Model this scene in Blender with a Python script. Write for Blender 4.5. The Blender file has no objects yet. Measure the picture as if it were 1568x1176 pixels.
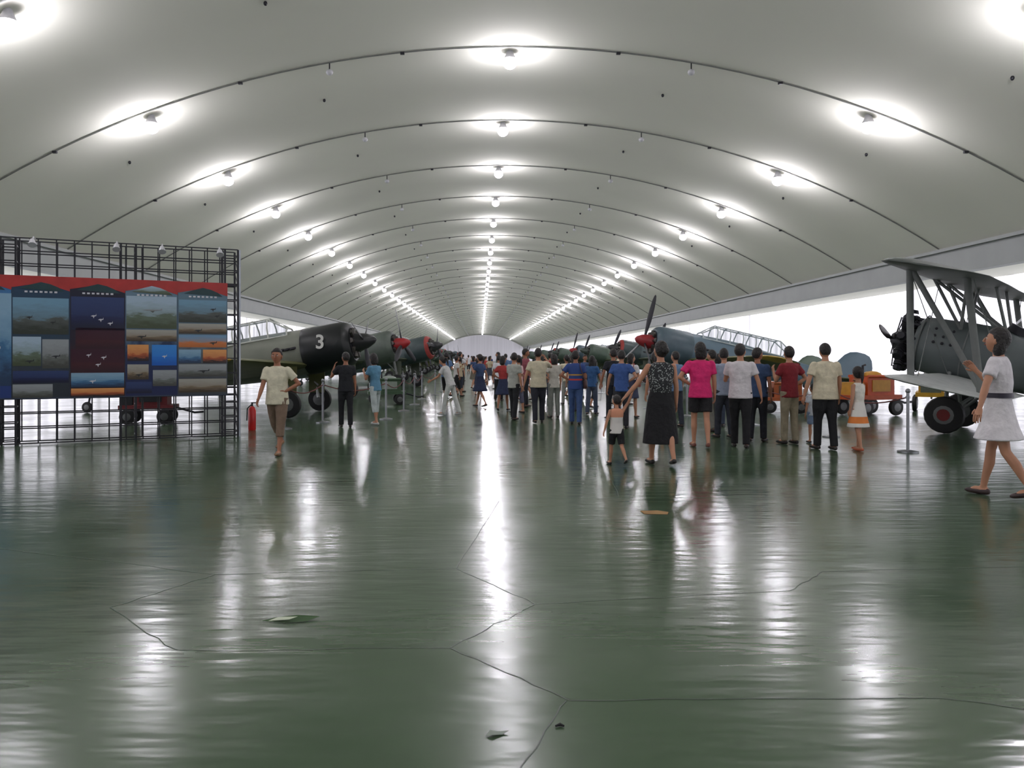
import bpy, math, random
from mathutils import Vector, Matrix
random.seed(7)
sc = bpy.context.scene
try:
    sc.view_settings.view_transform = 'Standard'
except Exception:
    pass
R = math.radians
CX = 0.9          # hall centre line
def lin(c):
    o = []
    for v in c:
        v = v/255.0
        o.append(v/12.92 if v <= .04045 else ((v+.055)/1.055)**2.4)
    return o
_m = {}
def mat(name, col, rough=.55, metal=0., var=.12, scale=6., alpha=1., emit=0., spec=.5, bump=0.):
    if name in _m: return _m[name]
    m = bpy.data.materials.new(name); m.use_nodes = True
    nt = m.node_tree; b = nt.nodes['Principled BSDF']
    l = lin(col)
    tc = nt.nodes.new('ShaderNodeTexCoord'); nz = nt.nodes.new('ShaderNodeTexNoise')
    nz.inputs['Scale'].default_value = scale; nz.inputs['Detail'].default_value = 3
    nt.links.new(tc.outputs['Object'], nz.inputs['Vector'])
    rp = nt.nodes.new('ShaderNodeValToRGB')
    rp.color_ramp.elements[0].position = .3; rp.color_ramp.elements[1].position = .7
    rp.color_ramp.elements[0].color = [x*(1-var) for x in l]+[1]
    rp.color_ramp.elements[1].color = [min(1, x*(1+var)) for x in l]+[1]
    nt.links.new(nz.outputs['Fac'], rp.inputs['Fac'])
    nt.links.new(rp.outputs['Color'], b.inputs['Base Color'])
    b.inputs['Roughness'].default_value = rough; b.inputs['Metallic'].default_value = metal
    b.inputs['Specular IOR Level'].default_value = spec
    if alpha < 1: b.inputs['Alpha'].default_value = alpha
    if emit > 0:
        nt.links.new(rp.outputs['Color'], b.inputs['Emission Color'])
        b.inputs['Emission Strength'].default_value = emit
    if bump > 0:
        bp = nt.nodes.new('ShaderNodeBump'); bp.inputs['Strength'].default_value = bump; bp.inputs['Distance'].default_value=.05
        nt.links.new(nz.outputs['Fac'], bp.inputs['Height']); nt.links.new(bp.outputs['Normal'], b.inputs['Normal'])
    _m[name] = m
    return m

class MB:
    def __init__(s): s.v=[]; s.f=[]; s.mi=[]; s.M=Matrix.Identity(4); s.mats=[]; s.cur=0
    def use(s, m):
        if m not in s.mats: s.mats.append(m)
        s.cur = s.mats.index(m); return s
    def add(s, vs, fs):
        o = len(s.v)
        s.v += [tuple(s.M @ Vector(v)) for v in vs]
        s.f += [tuple(i+o for i in f) for f in fs]
        s.mi += [s.cur]*len(fs)
    def tube(s, pts, rads, seg=10, up=None, caps=True):
        pts = [Vector(p) for p in pts]; n = len(pts)
        if not isinstance(rads, (list, tuple)): rads = [rads]*n
        vs=[]; fs=[]; last=None
        for i,p in enumerate(pts):
            a = pts[max(0,i-1)]; b = pts[min(n-1,i+1)]
            t = (b-a)
            if t.length < 1e-9: t = Vector((0,0,1))
            t.normalize()
            u = Vector(up) if up else (last if last else (Vector((0,1,0)) if abs(t.y)<.9 else Vector((0,0,1))))
            if abs(u.normalized().dot(t))>.98: u = Vector((1,0,0)) if abs(t.x)<.9 else Vector((0,0,1))
            side = u.cross(t).normalized(); bb = t.cross(side)
            if not up: last = bb
            r = rads[i]
            ra, rb = r if isinstance(r,(list,tuple)) else (r,r)
            for k in range(seg):
                an = 2*math.pi*k/seg
                vs.append(p + side*ra*math.cos(an) + bb*rb*math.sin(an))
        for i in range(n-1):
            for k in range(seg):
                k2=(k+1)%seg
                fs.append((i*seg+k, i*seg+k2, (i+1)*seg+k2, (i+1)*seg+k))
        if caps:
            fs.append(tuple(reversed(range(seg)))); fs.append(tuple((n-1)*seg+k for k in range(seg)))
        s.add(vs, fs)
    def ell(s, c, r, seg=12, rings=8, fn=None, X=None):
        c=Vector(c); 
        if not isinstance(r,(list,tuple)): r=(r,r,r)
        vs=[]; fs=[]
        def P(d):
            q = Vector((d[0]*r[0], d[1]*r[1], d[2]*r[2]))
            if fn: q = fn(d, q)
            if X: q = X @ q
            return c+q
        vs.append(P((0,0,1)))
        for j in range(1,rings):
            th = math.pi*j/rings
            for k in range(seg):
                an = 2*math.pi*k/seg
                vs.append(P((math.sin(th)*math.cos(an), math.sin(th)*math.sin(an), math.cos(th))))
        vs.append(P((0,0,-1)))
        for k in range(seg):
            fs.append((0,1+k,1+(k+1)%seg))
            fs.append((len(vs)-1, 1+(rings-2)*seg+(k+1)%seg, 1+(rings-2)*seg+k))
        for j in range(rings-2):
            for k in range(seg):
                a=1+j*seg+k; b=1+j*seg+(k+1)%seg
                fs.append((a,a+seg,b+seg,b))
        s.add(vs,fs)
    def box(s, c, d, X=None, bev=0):
        c=Vector(c); hx,hy,hz = d[0]/2,d[1]/2,d[2]/2
        vs=[Vector((x*hx,y*hy,z*hz)) for x in(-1,1) for y in(-1,1) for z in(-1,1)]
        if X: vs=[X@v for v in vs]
        s.add([c+v for v in vs], [(0,1,3,2),(4,6,7,5),(0,4,5,1),(2,3,7,6),(0,2,6,4),(1,5,7,3)])
    def foil(s, st):
        prof=[(0,0),(.03,.35),(.12,.8),(.3,1),(.55,.75),(.8,.35),(1,.03),(1,-.03),(.8,-.2),(.5,-.4),(.2,-.4),(.04,-.25)]
        vs=[]; fs=[]; n=len(prof)
        for (le,ch,th,vert) in st:
            le=Vector(le)
            for (a,b) in prof:
                vs.append(le+Vector((-a*ch, b*th*.6 if vert else 0, 0 if vert else b*th*.6)))
        for i in range(len(st)-1):
            for k in range(n):
                k2=(k+1)%n
                fs.append((i*n+k,i*n+k2,(i+1)*n+k2,(i+1)*n+k))
        fs.append(tuple(range(n))); fs.append(tuple((len(st)-1)*n+k for k in range(n)))
        s.add(vs,fs)
    def raw(s, ms, mt):
        s.use(mt); s.add(ms[0], ms[1])
    def mesh(s, name, sharp=40):
        me=bpy.data.meshes.new(name); me.from_pydata([tuple(v) for v in s.v],[],s.f)
        for m in s.mats: me.materials.append(m)
        me.polygons.foreach_set('material_index', s.mi)
        me.polygons.foreach_set('use_smooth',[True]*len(s.f))
        me.update()
        try: me.set_sharp_from_angle(angle=R(sharp))
        except Exception: pass
        return me
    def obj(s, name, loc=(0,0,0), rz=0, sharp=40, parent=None):
        o=bpy.data.objects.new(name, s.mesh(name, sharp)); sc.collection.objects.link(o)
        o.location=loc; o.rotation_euler=(0,0,rz)
        if parent: o.parent=parent
        return o

def inst(name, me, loc, rz):
    o=bpy.data.objects.new(name, me); sc.collection.objects.link(o); o.location=loc; o.rotation_euler=(0,0,rz); return o

# ------------------------------------------------------------------ materials of the hall
def floor_mat():
    m=bpy.data.materials.new('green_floor_paint'); m.use_nodes=True; nt=m.node_tree; b=nt.nodes['Principled BSDF']
    N=nt.nodes.new; L=nt.links.new
    tc=N('ShaderNodeTexCoord')
    n1=N('ShaderNodeTexNoise'); n1.inputs['Scale'].default_value=.35; n1.inputs['Detail'].default_value=6
    L(tc.outputs['Object'],n1.inputs['Vector'])
    rp=N('ShaderNodeValToRGB'); rp.color_ramp.elements[0].position=.3; rp.color_ramp.elements[1].position=.75
    rp.color_ramp.elements[0].color=lin((62,84,60))+[1]; rp.color_ramp.elements[1].color=lin((76,96,72))+[1]
    L(n1.outputs['Fac'],rp.inputs['Fac']); L(rp.outputs['Color'],b.inputs['Base Color'])
    n2=N('ShaderNodeTexNoise'); n2.inputs['Scale'].default_value=1.1; n2.inputs['Detail'].default_value=5
    L(tc.outputs['Object'],n2.inputs['Vector'])
    mr=N('ShaderNodeMapRange'); mr.inputs['From Min'].default_value=.25; mr.inputs['From Max'].default_value=.75; mr.inputs['To Min'].default_value=.13; mr.inputs['To Max'].default_value=.25
    L(n2.outputs['Fac'],mr.inputs['Value']); L(mr.outputs['Result'],b.inputs['Roughness'])
    n3=N('ShaderNodeTexNoise'); n3.inputs['Scale'].default_value=3.2; n3.inputs['Detail'].default_value=2.
    mp=N('ShaderNodeMapping'); mp.inputs['Scale'].default_value=(.6,2.2,1)
    L(tc.outputs['Object'],mp.inputs['Vector']); L(mp.outputs['Vector'],n3.inputs['Vector'])
    bp=N('ShaderNodeBump'); bp.inputs['Strength'].default_value=.16; bp.inputs['Distance'].default_value=.03
    L(n3.outputs['Fac'],bp.inputs['Height']); L(bp.outputs['Normal'],b.inputs['Normal'])
    b.inputs['IOR'].default_value=1.48
    return m
M_floor=floor_mat()
M_ceil=mat('vault_plaster',(224,224,212),rough=.9,var=.05,scale=.15)
M_beam=mat('beam_paint',(150,154,152),rough=.6,var=.05,scale=1)
def glow_wall(name,lo,hi):  # wall glows by emission; uneven strength paints lighter and darker vertical strips
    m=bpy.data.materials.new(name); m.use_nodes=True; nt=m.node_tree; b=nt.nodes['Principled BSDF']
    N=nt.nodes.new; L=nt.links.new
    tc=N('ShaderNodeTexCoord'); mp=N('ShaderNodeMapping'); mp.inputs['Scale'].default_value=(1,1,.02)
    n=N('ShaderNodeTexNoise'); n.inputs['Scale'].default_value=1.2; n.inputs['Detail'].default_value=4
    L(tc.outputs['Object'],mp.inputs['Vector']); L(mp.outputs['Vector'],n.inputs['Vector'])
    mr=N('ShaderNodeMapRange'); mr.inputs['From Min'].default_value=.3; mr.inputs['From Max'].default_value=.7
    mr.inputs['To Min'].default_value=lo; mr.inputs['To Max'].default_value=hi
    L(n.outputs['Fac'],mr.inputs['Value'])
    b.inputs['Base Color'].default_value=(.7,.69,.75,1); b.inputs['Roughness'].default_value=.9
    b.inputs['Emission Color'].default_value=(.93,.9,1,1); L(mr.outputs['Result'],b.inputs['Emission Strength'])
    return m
M_glow_wall=glow_wall('glowing_white_wall',.55,2.5)  # light on the white side walls painted as emission, also fills the hall
M_end=glow_wall('glowing_end_wall',.12,.25)  # pale glow of the far end put into its wall as weak emission
M_dark=mat('dark_steel',(44,44,50),rough=.45,metal=.4,var=.1)
M_black=mat('black_rubber',(26,26,28),rough=.6)

# ------------------------------------------------------------------ hall shell
Y0,Y1=-24.,330.
b=MB(); b.use(M_floor); b.add([(CX-22,Y0,0),(CX+22,Y0,0),(CX+22,Y1,0),(CX-22,Y1,0)],[(0,1,2,3)]); b.obj('floor')
RAD=31.; APEX=10.75
def arch(x): return APEX-(RAD-math.sqrt(RAD*RAD-x*x))
b=MB(); b.use(M_ceil); vs=[];fs=[]; n=48; ys=[Y0+(Y1-Y0)*i/40 for i in range(41)]
for y in ys:
    for i in range(n+1):
        x=-17+34*i/n; vs.append((CX+x,y,arch(x)))
for j in range(40):
    for i in range(n):
        a=j*(n+1)+i; fs.append((a,a+1,a+n+2,a+n+1))
b.add(vs,fs)
for sg in(-1,1):
    b.add([(CX+sg*17.2,Y0,5.0),(CX+sg*21.6,Y0,5.0),(CX+sg*21.6,Y1,5.0),(CX+sg*17.2,Y1,5.0)],[(0,1,2,3)])
b.obj('ceiling',sharp=60)
hb=arch(17)
for sg,nm in((-1,'trim_1'),(1,'trim_2')):
    b=MB(); b.use(M_beam); b.box((CX+sg*17.2,(Y0+Y1)/2,hb-.48),(.45,Y1-Y0,1.0)); b.box((CX+sg*16.98,(Y0+Y1)/2,hb-.05),(.3,Y1-Y0,.12)); b.obj(nm)
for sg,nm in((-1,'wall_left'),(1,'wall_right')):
    b=MB(); b.use(M_glow_wall); b.box((CX+sg*21.6,(Y0+Y1)/2,2.5),(.1,Y1-Y0,5.0)); b.obj(nm)
for y,nm in((Y0,'wall_back'),(Y1,'wall_end')):
    b=MB(); b.use(M_beam if nm=='wall_back' else M_end); vs=[(CX-22,y,0),(CX-22,y,5.4)]+[(CX-17+34*i/30,y,arch(-17+34*i/30)) for i in range(31)]+[(CX+22,y,5.4),(CX+22,y,0)]
    b.add(vs,[tuple(range(len(vs)))]); b.obj(nm)

# lamps
lampY=[24+7.3*k for k in range(-5,40)]
b=MB(); M_h=mat('lamp_housing',(190,190,195),rough=.4,metal=.1)
glass=mat('lamp_glass',(255,246,255),emit=16,var=0)
lights=[]
for y in lampY:
    for x in(-10.8,0,10.8):
        za=arch(x); b.use(M_h)
        b.tube([(CX+x,y,za+.02),(CX+x,y,za-.12),(CX+x,y,za-.24)],[.08,.13,.19],14)
        b.use(glass); b.ell((CX+x,y,za-.36),(.21,.21,.19),14,8)
        lights.append((CX+x,y,za-.86))
lampobj=b.obj('high_bay_lamps')
for i,p in enumerate(lights):
    l=bpy.data.lights.new('lamp_glow','POINT'); l.energy=175; l.color=(.95,.91,1.0); l.shadow_soft_size=.18
    o=bpy.data.objects.new('lamp_light_%d'%i,l); sc.collection.objects.link(o); o.location=p; o.parent=lampobj
# conduits along the arch
b=MB(); M_pipe=mat('conduit_paint',(118,120,116),rough=.6)
for y in lampY:
    b.use(M_pipe); yy=y-.4
    b.tube([(CX-17+34*i/40,yy,arch(-17+34*i/40)-.03) for i in range(41)],.024,6)
    b.use(M_dark)
    for x in(-13.5,-8,-3.2,3.2,8,13.5): b.box((CX+x,yy,arch(x)-.06),(.12,.08,.07))
b.obj('ceiling_conduits')
b=MB()
for y in lampY:
    yy=y-.4
    for x in(-5.36,5.36):
        z=arch(x)-.05
        b.use(M_dark); b.tube([(CX+x,yy,z),(CX+x,yy,z-.22)],.02,6)
        b.use(mat('dome_white',(200,200,205),rough=.3)); b.ell((CX+x,yy,z-.27),(.11,.11,.09),10,6)
    for x in(-6.1,-12.6,5.2,12.0):
        z=arch(x); b.use(M_dark); b.ell((CX+x,y+2.6,z-.05),(.05,.05,.06),8,5)
b.obj('ceiling_smoke_detectors')

# floor joints
J=[[(-2.24,4.84),(-1.57,4.12),(-.154,4.17),(.39,3.53),(2.05,3.55),(3.2,3.1)],[(.39,3.53),(.157,2.95),(-.1,2.3)],[(-1.85,5.57),(-.165,5.74),(.34,4.9),(-.154,4.17)],
   [(.34,4.9),(2.02,5.18),(2.43,5.65),(5.5,5.9)],[(-2.24,4.84),(-1.85,5.57),(-4,6.4)],[(-.165,5.74),(.2,8.4)],[(-6,8.5),(8,8.7)],[(-7,12.3),(9,12.2)],[(1.5,8.6),(1.9,12.2)]]
b=MB(); b.use(mat('joint_sealant',(52,68,52),rough=.4))
for pl in J:
    pts=[Vector((p[0],p[1],0)) for p in pl]; fine=[]
    for p,q in zip(pts,pts[1:]):
        m=8
        for t in range(m): fine.append(p.lerp(q,t/m)+Vector((random.uniform(-.012,.012),random.uniform(-.012,.012),0)))
    fine.append(pts[-1])
    for p,q in zip(fine,fine[1:]):
        d=(q-p); nn=Vector((-d.y,d.x,0)).normalized()*.003
        z=Vector((0,0,.0015)); b.add([p-nn+z,q-nn+z,q+nn+z,p+nn+z],[(0,1,2,3)])
b.obj('floor_joint_lines')
# litter
b=MB(); b.use(mat('leaf_green',(60,90,52),rough=.6)); z=.004
b.add([(-.17,0,z),(-.08,.035,.016),(.03,.05,.022),(.16,.06,.012),(.1,-.01,.006),(-.03,-.035,z)],[(0,1,2,3,4,5)])
b.use(mat('leaflet_paper',(205,215,190),rough=.6)); b.add([(-.12,-.03,.014),(0,-.03,.022),(.04,.01,.026),(-.07,.01,.024)],[(0,1,2,3)])
b.obj('dropped_leaflet',(-1.09,4.58,0))
b=MB(); b.use(mat('orange_sticker',(150,110,50),rough=.5)); b.add([(-.12,-.08,.003),(.10,-.1,.003),(.14,.02,.003),(.05,.1,.003),(-.13,.08,.003)],[(0,1,2,3,4)]); b.obj('floor_sticker',(1.71,7.79,0))
b=MB(); b.use(M_black); b.tube([(0,0,.006),(.02,.01,.008),(.035,.0,.006)],[.004,.007,.004],6); b.obj('litter_scrap',(.31,3.27,0)); 
b=MB(); b.use(mat('crumple',(150,160,150),rough=.6)); b.add([(-.05,-.012,.003),(-.02,-.02,.012),(.02,.0,.004),(.05,.02,.012),(.01,.03,.003),(-.03,.02,.014)],[(0,1,2),(0,2,5),(2,3,4),(2,4,5)]); b.obj('crumpled_wrapper',(.07,3.2,0))

# ------------------------------------------------------------------ people
def remesh(mb, vox, it=3):
    me=bpy.data.meshes.new('tmp'); me.from_pydata([tuple(v) for v in mb.v],[],mb.f); me.update()
    o=bpy.data.objects.new('tmp',me); sc.collection.objects.link(o)
    md=o.modifiers.new('r','REMESH'); md.mode='VOXEL'; md.voxel_size=vox
    sm=o.modifiers.new('s','SMOOTH'); sm.factor=.5; sm.iterations=it
    dg=bpy.context.evaluated_depsgraph_get(); ev=o.evaluated_get(dg); m2=ev.to_mesh()
    vs=[tuple(v.co) for v in m2.vertices]; fs=[tuple(p.vertices) for p in m2.polygons]
    ev.to_mesh_clear(); bpy.data.objects.remove(o); bpy.data.meshes.remove(me)
    return vs,fs
ARM={'down':((.16,-.02,-1),(.06,.18,-1)),'swingf':((.12,.35,-1),(.02,.75,-1)),'swingb':((.15,-.4,-1),(.1,-.1,-1)),
     'fold':((.2,.35,-.9),(-.35,.6,.75)),'hip':((.6,-.2,-.8),(-.7,.35,-.45)),'behind':((.3,-.35,-.9),(-.8,-.3,-.3)),
     'cross':((.2,.3,-.9),(-.8,.55,.12)),'reach':((.1,.75,-.6),(0,.9,-.1)),'bag':((.25,.0,-1),(-.1,.9,.1)),'out':((.6,.1,-.8),(.45,.1,-.9)),
     'phone':((.5,.4,-.7),(-.3,.3,.9)),'wide':((.38,-.05,-1),(.2,.2,-1)),'photo':((.45,.75,-.25),(-.4,.5,.75))}
SK=[mat('skin_warm',(186,134,106),rough=.55,var=.06),mat('skin_tan',(160,108,82),rough=.55,var=.06)]
M_hair=mat('black_hair',(32,27,27),rough=.5,var=.35,scale=45,bump=.5)
M_eye=mat('eye_dark',(30,22,20),rough=.3); M_eyew=mat('eye_white',(225,220,215),rough=.3); M_lip=mat('lip',(150,80,75),rough=.5)
def cloth(c): return mat('cloth_%d_%d_%d'%c,c,rough=.85,var=.12,scale=9,bump=.55)
def person(name,X,Y,h,rot=0,top=(200,200,190),sleeve='short',bot=(30,30,35),kind='pants',hem=.5,legs=((0,.03),(0,.03)),
           arms=('down','down'),lean=0,head=None,sk=0,hair='short',shoe=(35,30,30),fem=False,child=False,bag=None,topm=None,botm=None,fat=1.,vox=None,belt=None):
    d=math.hypot(X,Y)
    if head is None: head=(random.uniform(-.55,.55),random.uniform(-.12,.1))
    if vox is None: vox=.013 if d<14.5 else (.018 if d<24 else .028)
    T=cloth(top) if topm is None else topm
    B=cloth(bot) if botm is None else botm
    S=mat('shoe_%d_%d_%d'%shoe,shoe,rough=.5)
    w=(.9 if fem else 1.)*fat
    LM=Matrix.Translation((0,0,.93))@Matrix.Rotation(-lean,4,'X')@Matrix.Translation((0,0,-.93))
    skin=MB(); tp=MB(); bt=MB(); sh=MB(); ex=MB()
    feet=[]; low=9
    for sd,(a,kb) in zip((-1,1),legs):
        H=Vector((sd*.088,0,.92)); K=H+Vector((sd*.012,math.sin(a),-math.cos(a)))*.43; A=K+Vector((0,math.sin(a-kb),-math.cos(a-kb)))*.41
        ph=min(1.0,max(0,kb*.5+max(0,-a)*.7-.05)) if (kb>.25 or a<-.15) else 0
        fd=Vector((sd*.12,math.cos(ph),-math.sin(ph))).normalized()
        toe=A+fd*.16+Vector((0,0,-.045)); heel=A-fd*.045+Vector((0,0,-.045))
        low=min(low,toe.z-.035,heel.z-.035); feet.append((sd,H,K,A,heel,toe,fd))
    OM=Matrix.Translation((0,0,-low))
    for bb in(skin,tp,bt,sh,ex): bb.M=OM.copy()
    for sd,H,K,A,heel,toe,fd in feet:
        mid=H.lerp(K,.5); cal=K.lerp(A,.35)+Vector((0,-.012,0))
        skin.tube([H,mid,K,cal,K.lerp(A,.75),A],[.078,.066,.05,.052,.037,.033],10)
        skin.ell(K,.05,8,6); skin.tube([heel+Vector((0,0,.012)),A.lerp(toe,.5),toe-fd*.02],[(.03,.03),(.035,.03),(.035,.018)],8,up=(0,0,1))
        sh.tube([heel-fd*.022,heel,heel.lerp(toe,.45),toe-fd*.03,toe,toe+fd*.025],[(.018,.02),(.036,.036),(.037,.037),(.043,.03),(.036,.024),(.014,.012)],10,up=(0,0,1))
        if kind=='pants':
            bt.tube([H+Vector((0,0,.03)),mid,K,K.lerp(A,.5),A+Vector((0,0,-.02))],[.098*w,.087*w,.07,.066,.062],12); bt.ell(K,.07,8,6)
        elif kind=='shorts':
            e=H.lerp(K,hem if hem<1 else .9); bt.tube([H+Vector((0,0,.03)),H.lerp(e,.5),e],[.098*w,.095*w,.09*w],12)
        elif kind=='capri':
            e=K.lerp(A,.45); bt.tube([H+Vector((0,0,.03)),mid,K,e],[.098*w,.087*w,.073,.068],12); bt.ell(K,.073,8,6)
    pel=[(0,0,.84),(0,0,.92),(0,0,1.0),(0,0,1.06)]
    skin.tube(pel,[(.12*w,.08),(.155*w,.1),(.15*w,.1),(.13*w,.09)],14,up=(0,1,0))
    if kind in('pants','shorts','capri'):
        bt.tube(pel,[(.135*w,.09),(.168*w,.108),(.158*w,.105),(.14*w,.095)],16,up=(0,1,0))
        for sd in(-1,1): bt.ell((sd*.07*w,-.035,.84),(.08*w,.075,.08),10,6)
    else:
        hz=hem
        st=max(abs(legs[0][0]),abs(legs[1][0]))*.25
        fl=.24 if kind=='skirt' else .30
        n=[(0,0,1.08),(0,0,.98),(0,0,.88),(0,0,(.88+hz)/2),(0,0,hz)]
        bt.tube(n,[(.14*w,.105),(.165*w,.125),(.185*w,.145),((.19+fl)/2*w,.15+st*.5),(fl*w,.17+st)],20,up=(0,1,0))
    for bb in(skin,tp,ex): bb.M=OM@LM
    wst=.118 if fem else .135
    tz=[.93,1.06,1.2,1.32,1.40,1.45,1.48]
    tr=[(.15*w,.1),(wst*w,.093*fat),(.145*w,.105*fat),(.168*w,.105),(.165*w,.088),(.11*w,.07),(.055,.052)]
    skin.tube([(0,0,z) for z in tz]+[(0,.012,1.6)],tr+[(.05,.052)],16,up=(0,1,0))
    if fem and not child:
        for sd in(-1,1): tp.ell((sd*.065,.085,1.27),(.058,.045,.055),10,6)
    lo=.84 if kind not in('skirt','dress') else (.98 if kind=='skirt' else 1.0)
    tzz=[lo,.98 if lo<.95 else 1.04,1.1,1.2,1.32,1.405,1.45,1.475]
    ii=.016
    trr=[(.185*w,.134*max(1,fat)) if lo<.95 else (.158*w,.12),(.172*w,.126*max(1,fat)) if lo<.95 else (.145*w,.11),((wst+ii+.012)*w,.110*max(1,fat)),((.145+ii)*w,.118*fat),((.17+ii)*w,.118),((.17+ii)*w,.102),((.12+ii)*w,.085),(.078,.07)]
    tp.tube([(0,0,z) for z in tzz],trr,18,up=(0,1,0))
    for sd,ar in zip((-1,1),arms):
        U,F=ARM[ar] if isinstance(ar,str) else ar
        U=Vector((U[0]*sd,U[1],U[2])).normalized(); F=Vector((F[0]*sd,F[1],F[2])).normalized()
        Sh=Vector((sd*.168*w,0,1.405)); E=Sh+U*.285; Wr=E+F*.245
        skin.ell(Sh,.052,10,6)
        skin.tube([Sh,Sh.lerp(E,.4),E,E.lerp(Wr,.3),E.lerp(Wr,.8),Wr],[.05,.045,.037,.038,.028,.025],10); skin.ell(E,.037,8,6)
        if sleeve in('short','long','half'):
            fr=.62 if sleeve=='short' else (.95 if sleeve=='half' else 1)
            tp.ell(Sh+Vector((-sd*.005,0,0)),.066,10,6)
            tp.tube([Sh,Sh.lerp(E,fr*.5),Sh.lerp(E,fr)],[.065,.064,.068],12)
            if sleeve=='long':
                tp.ell(E,.056,8,6); tp.tube([E,E.lerp(Wr,.5),E.lerp(Wr,.97)],[.056,.05,.043],12)
        nrm=Vector((-sd,0,0))-F*Vector((-sd,0,0)).dot(F)
        if nrm.length<.2: nrm=Vector((0,0,-1))-F*Vector((0,0,-1)).dot(F)
        nrm.normalize(); wd=F.cross(nrm).normalized()
        if wd.y<0 and abs(wd.y)>.1: wd=-wd
        Pm=Wr+F*.045
        skin.tube([Wr-F*.02,Wr+F*.01,Pm,Wr+F*.088],[(.021,.024),(.019,.032),(.015,.04),(.013,.038)],10,up=tuple(wd))
        if d<32:
            for k,(off,ln) in enumerate(((.030,.062),(.011,.072),(-.009,.066),(-.028,.052))):
                q=Wr+F*.082+wd*off; c1=q+F*ln*.45+nrm*.006; c2=c1+F*ln*.33+nrm*ln*.22; c3=c2+F*ln*.2+nrm*ln*.3
                ex.use(SK[sk]); ex.tube([q-F*.01,c1,c2,c3],[.0095,.009,.008,.006],6)
            q=Wr+F*.025+wd*.03
            ex.tube([q,q+F*.025+wd*.018+nrm*.008,q+F*.05+wd*.024+nrm*.016],[.012,.010,.007],6)
    hs=1.22 if child else 1.07
    HM=OM@LM@Matrix.Translation((0,.018,1.635+(.03 if child else 0)))@Matrix.Rotation(head[0],4,'Z')@Matrix.Rotation(-head[1],4,'X')@Matrix.Scale(hs,4)
    ex.M=HM
    def hd(dv,q):
        z=dv[2]
        if z<0:
            q.x*=1-.30*(-z)**1.6; q.y*=1-(.22 if dv[1]<0 else .05)*(-z)**1.4
        if dv[1]>.75: q.y*=.965
        return q
    ex.use(SK[sk]); ex.ell((0,0,0),(.076,.094,.118),18,14,hd)
    ex.tube([(0,.084,.022),(0,.1,-.005),(0,.104,-.024),(0,.09,-.032)],[.006,.009,.014,.01],8)
    for sd in(-1,1):
        ex.ell((sd*.079,-.006,-.006),(.010,.019,.03),8,6)
        ex.use(M_eyew); ex.ell((sd*.029,.079,.006),(.014,.010,.007),8,6)
        ex.use(M_eye); ex.ell((sd*.029,.086,.006),(.006,.005,.006),8,5)
        ex.use(M_hair); ex.box((sd*.03,.086,.026),(.03,.008,.005)); ex.use(SK[sk])
    ex.use(M_lip); ex.ell((0,.084,-.056),(.022,.008,.007),8,5)
    ex.use(M_hair)
    def sm(a,b_,x):
        t=max(0,min(1,(x-a)/(b_-a))); return t*t*(3-2*t)
    zlow=-.72 if hair=='short' else -.85
    def hf(dv,q):
        # hairline height rises from the nape to the forehead
        line=zlow+(.42-zlow)*sm(-.35,.55,dv[1])
        k=sm(line-.16,line+.10,dv[2])
        q=q*(.76+.24*k)
        if dv[2]<0 and dv[1]<0: q.x*=1-.22*(-dv[2])**1.5; q.y*=1-.16*(-dv[2])**1.5
        return q
    vol=1.0 if hair=='short' else 1.05
    ex.ell((0,-.010,.016),(.087*vol,.104*vol,.119*vol),26,20,hf)
    if hair=='bob': ex.tube([(0,-.03,.08),(0,-.04,.03),(0,-.045,-.04),(0,-.045,-.1),(0,-.045,-.135),(0,-.045,-.15)],[(.06,.05),(.088,.062),(.094,.064),(.09,.054),(.07,.036),(.03,.015)],16,up=(0,1,0))
    if hair=='long': ex.tube([(0,-.03,.08),(0,-.04,.03),(0,-.05,-.04),(0,-.07,-.14),(0,-.085,-.24),(0,-.09,-.29)],[(.06,.05),(.086,.06),(.092,.06),(.085,.037),(.065,.022),(.03,.01)],16,up=(0,1,0))
    if hair=='pony': ex.ell((0,-.112,.03),.03,8,6); ex.tube([(0,-.115,.04),(0,-.15,.02),(0,-.15,-.08),(0,-.13,-.18)],[.02,.03,.028,.008],8)
    if hair=='bun': ex.ell((0,-.105,.02),(.055,.045,.05),12,8)
    ex.M=OM@LM
    if bag:
        ex.use(mat('bag_%d_%d_%d'%bag,bag,rough=.5))
        sx=.235*w
        ex.tube([(sx,0,.86),(sx,0,.88),(sx,0,1.04),(sx,0,1.08)],[(.03,.10),(.05,.13),(.045,.12),(.015,.09)],12,up=(0,1,0))
        ex.tube([(sx,-.1,1.04),(.12*w,-.125,1.38),(.1*w,-.02,1.5),(.12*w,.125,1.36),(sx,.1,1.04)],.01,6)
    if belt:
        ex.use(mat('belt_%d'%belt[0],belt,rough=.5)); ex.tube([(0,0,1.05),(0,0,1.10)],[(.152*w,.122*max(1,fat)),(.15*w,.119*max(1,fat))],20,up=(0,1,0))
    out=MB()
    out.raw(remesh(skin,vox,2),SK[sk]); out.raw(remesh(tp,vox),T); out.raw(remesh(bt,vox),B); out.raw(remesh(sh,min(vox,.014),1),S)
    base=len(out.v); idx=[]
    for m in ex.mats: out.use(m); idx.append(out.cur)
    out.v+=ex.v; out.f+=[tuple(i+base for i in f) for f in ex.f]; out.mi+=[idx[k] for k in ex.mi]
    o=out.obj(name,(X,Y,0),rot,sharp=70); s=h/1.755; o.scale=(s,s,s)
    return o
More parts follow.
